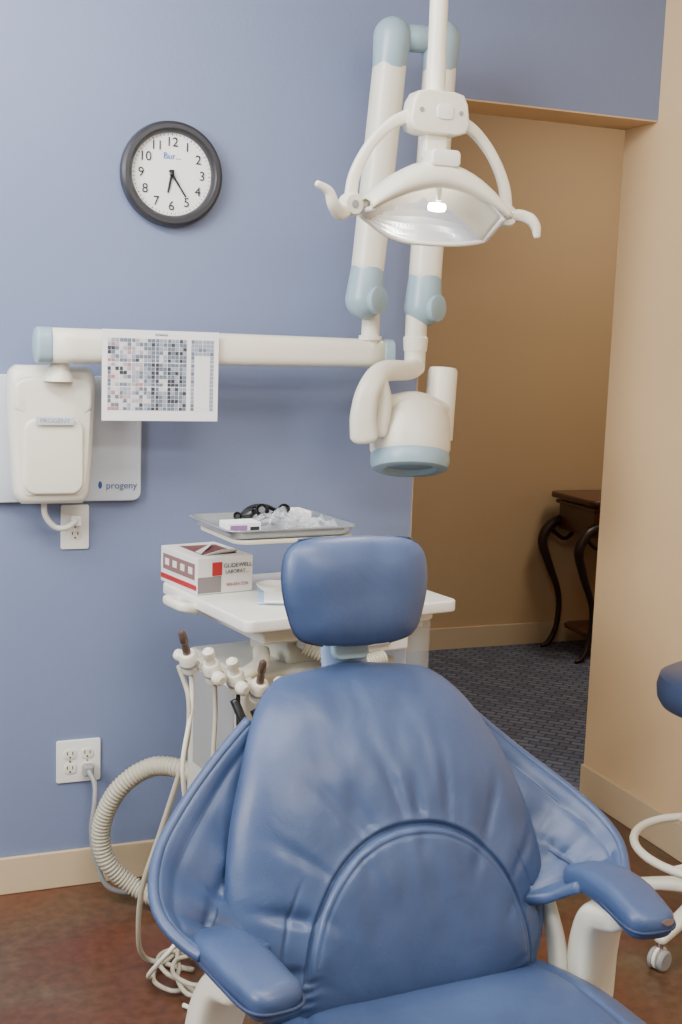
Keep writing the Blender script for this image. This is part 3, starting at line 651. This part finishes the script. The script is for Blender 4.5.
# ---------------------------------------------------------------- operator stool
g=group('operator_stool',(2.045,-0.80,0))
lathe('seat_cushion',[(0.001,0.605),(0.16,0.605),(0.18,0.613),(0.191,0.632),(0.194,0.660),(0.187,0.688),(0.162,0.702),(0.001,0.705)],mat('navy_vinyl',(54,68,98),0.35,coat=0.2),g,64)
lathe('seat_plate',[(0.001,0.592),(0.14,0.592),(0.14,0.605),(0.001,0.605)],grey,g,40)
lathe('gas_column',[(0.03,0.10),(0.03,0.36),(0.018,0.37),(0.018,0.595)],chrome,g,28)
tube('height_lever',[(0,0,0.585),(-0.1,-0.05,0.575),(-0.16,-0.09,0.56)],0.007,black,g)
rp=[(0.21*math.cos(a)-0.015,0.21*math.sin(a),0.245) for a in [2*math.pi*k/48 for k in range(49)]]
tube('foot_ring',rp,0.011,cream,g,smooth_n=1,segs=14)
for k in range(5):
    a=math.radians(200+72*k); d=Vector((math.cos(a),math.sin(a),0))
    q1=0.19 if k in (1,2,3) else 0.255
    sweep('base_leg_%d'%k,[d*0.02+Vector((0,0,0.13)),d*q1*0.5+Vector((0,0,0.115)),d*q1+Vector((0,0,0.08))],[0.028,0.024,0.018],[0.02,0.017,0.013],cream,g)
    e=d*q1
    lathe('caster_stem_%d'%k,[(0.008,0.045),(0.008,0.08)],chrome,g,14,basis((0,0,1),e))
    sd=Vector((-d.y,d.x,0))
    for q in (-1,1):
        lathe('caster_wheel_%d'%k,[(0.006,-0.008),(0.022,-0.008),(0.026,-0.004),(0.026,0.004),(0.022,0.008),(0.006,0.008)],grey,g,26,basis(sd,e+sd*q*0.013+Vector((0,0,0.0265))))
    lathe('caster_hood_%d'%k,[(0.020,-0.004),(0.0285,-0.004),(0.0285,0.004),(0.020,0.004)],cream,g,20,basis(sd,e+Vector((0,0,0.03))))
for k in range(3):
    a=math.radians(80+120*k); tube('ring_spoke_%d'%k,[(0.02*math.cos(a),0.02*math.sin(a),0.22),(0.21*math.cos(a)-0.015,0.21*math.sin(a),0.245)],0.008,cream,g,smooth_n=2)
# ---------------------------------------------------------------- hallway console table
g=group('console_table',(3.68,1.80,0.004))
slab('table_top',[(x,y) for x,y in rrect(1.0,0.40,0.04)],0.03,wood_d,Matrix.Translation((0,0,0.755)),g,edge=0.01)
box('apron',(-0.46,-0.16,0.60),(0.46,0.16,0.757),wood_d,g,bevel=0.01)
box('apron_moulding',(-0.475,-0.172,0.728),(0.475,0.172,0.745),wood_d,g,bevel=0.005)
for sx in (-1,1):
    for sy in (-1,1):
        P=[(sx*.42,sy*.15,.66),(sx*.50,sy*.16,.62),(sx*.54,sy*.165,.54),(sx*.50,sy*.155,.42),(sx*.44,sy*.15,.27),(sx*.44,sy*.15,.12),(sx*.475,sy*.155,.03),(sx*.52,sy*.16,.006)]
        tube('cabriole_leg',P,[0.022,0.026,0.024,0.020,0.015,0.014,0.015,0.007],iron,g)
        tube('scroll',[(sx*.50,sy*.16,.60),(sx*.43,sy*.15,.55),(sx*.38,sy*.15,.58),(sx*.39,sy*.15,.61),(sx*.41,sy*.15,.60)],0.010,iron,g,segs=8)
slab('lower_shelf',rrect(0.86,0.28,0.06),0.022,wood_d,Matrix.Translation((0,0,0.11)),g,edge=0.006)
# ---------------------------------------------------------------- lights
def area(name,loc,target,size,size_y,power,color):
    l=bpy.data.lights.new(name,'AREA'); l.shape='RECTANGLE'; l.size=size; l.size_y=size_y; l.energy=power; l.color=color
    o=bpy.data.objects.new(name,l); link(o); o.location=loc
    o.rotation_euler=(Vector(target)-Vector(loc)).to_track_quat('-Z','Y').to_euler(); return o
area('window_daylight',(-2.0,-1.8,2.3),(0.5,-0.1,1.8),1.4,1.0,105,(0.99,0.99,1.0))
area('wall_wash_light',(-0.4,-1.1,2.80),(0.0,0.0,2.2),1.2,0.5,60,(1.0,0.985,0.96))
area('ceiling_panel_light',(0.5,-1.9,2.82),(0.5,-1.9,0),1.2,0.6,40,(1.0,0.98,0.95))
area('ceiling_panel_light_rear',(1.0,-3.5,2.82),(1.0,-3.0,0),1.2,0.6,66,(1.0,0.97,0.93))
area('hallway_fill_light',(3.4,0.9,2.8),(3.4,0.9,0),0.6,0.6,25,(1.0,0.93,0.83))  # added fill that lifts the dim hallway, no fixture modelled
sp=bpy.data.lights.new('operating_lamp_beam','SPOT'); sp.energy=12; sp.spot_size=math.radians(70); sp.spot_blend=0.6; sp.shadow_soft_size=0.05; sp.color=(1,0.97,0.92)
so=bpy.data.objects.new('operating_lamp_beam',sp); link(so); so.location=(1.12,-0.92,1.78)
so.rotation_euler=(Vector((0.85,-1.35,0.9))-Vector(so.location)).to_track_quat('-Z','Y').to_euler()
w=bpy.data.worlds.new('world'); bpy.context.scene.world=w; w.use_nodes=True
w.node_tree.nodes['Background'].inputs[0].default_value=(1.0,0.985,0.97,1); w.node_tree.nodes['Background'].inputs[1].default_value=0.50
# ---------------------------------------------------------------- camera
f=1225.0; yaw=math.radians(21.8); pitch=math.radians(8.2); roll=0.035
C=Vector((0,-3.2,1.51))
Fv=Vector((math.sin(yaw)*math.cos(pitch),math.cos(yaw)*math.cos(pitch),-math.sin(pitch)))
R=Vector((math.cos(yaw),-math.sin(yaw),0)); U=R.cross(Fv)
R2=R*math.cos(roll)+U*math.sin(roll); U2=-R*math.sin(roll)+U*math.cos(roll)
cam=bpy.data.cameras.new('camera'); co=bpy.data.objects.new('camera',cam); link(co)
M=Matrix((R2,U2,-Fv)).transposed().to_4x4(); M.translation=C; co.matrix_world=M
cam.sensor_fit='VERTICAL'; cam.sensor_height=24; cam.lens=f/1024*24; cam.clip_start=0.05
bpy.context.scene.camera=co
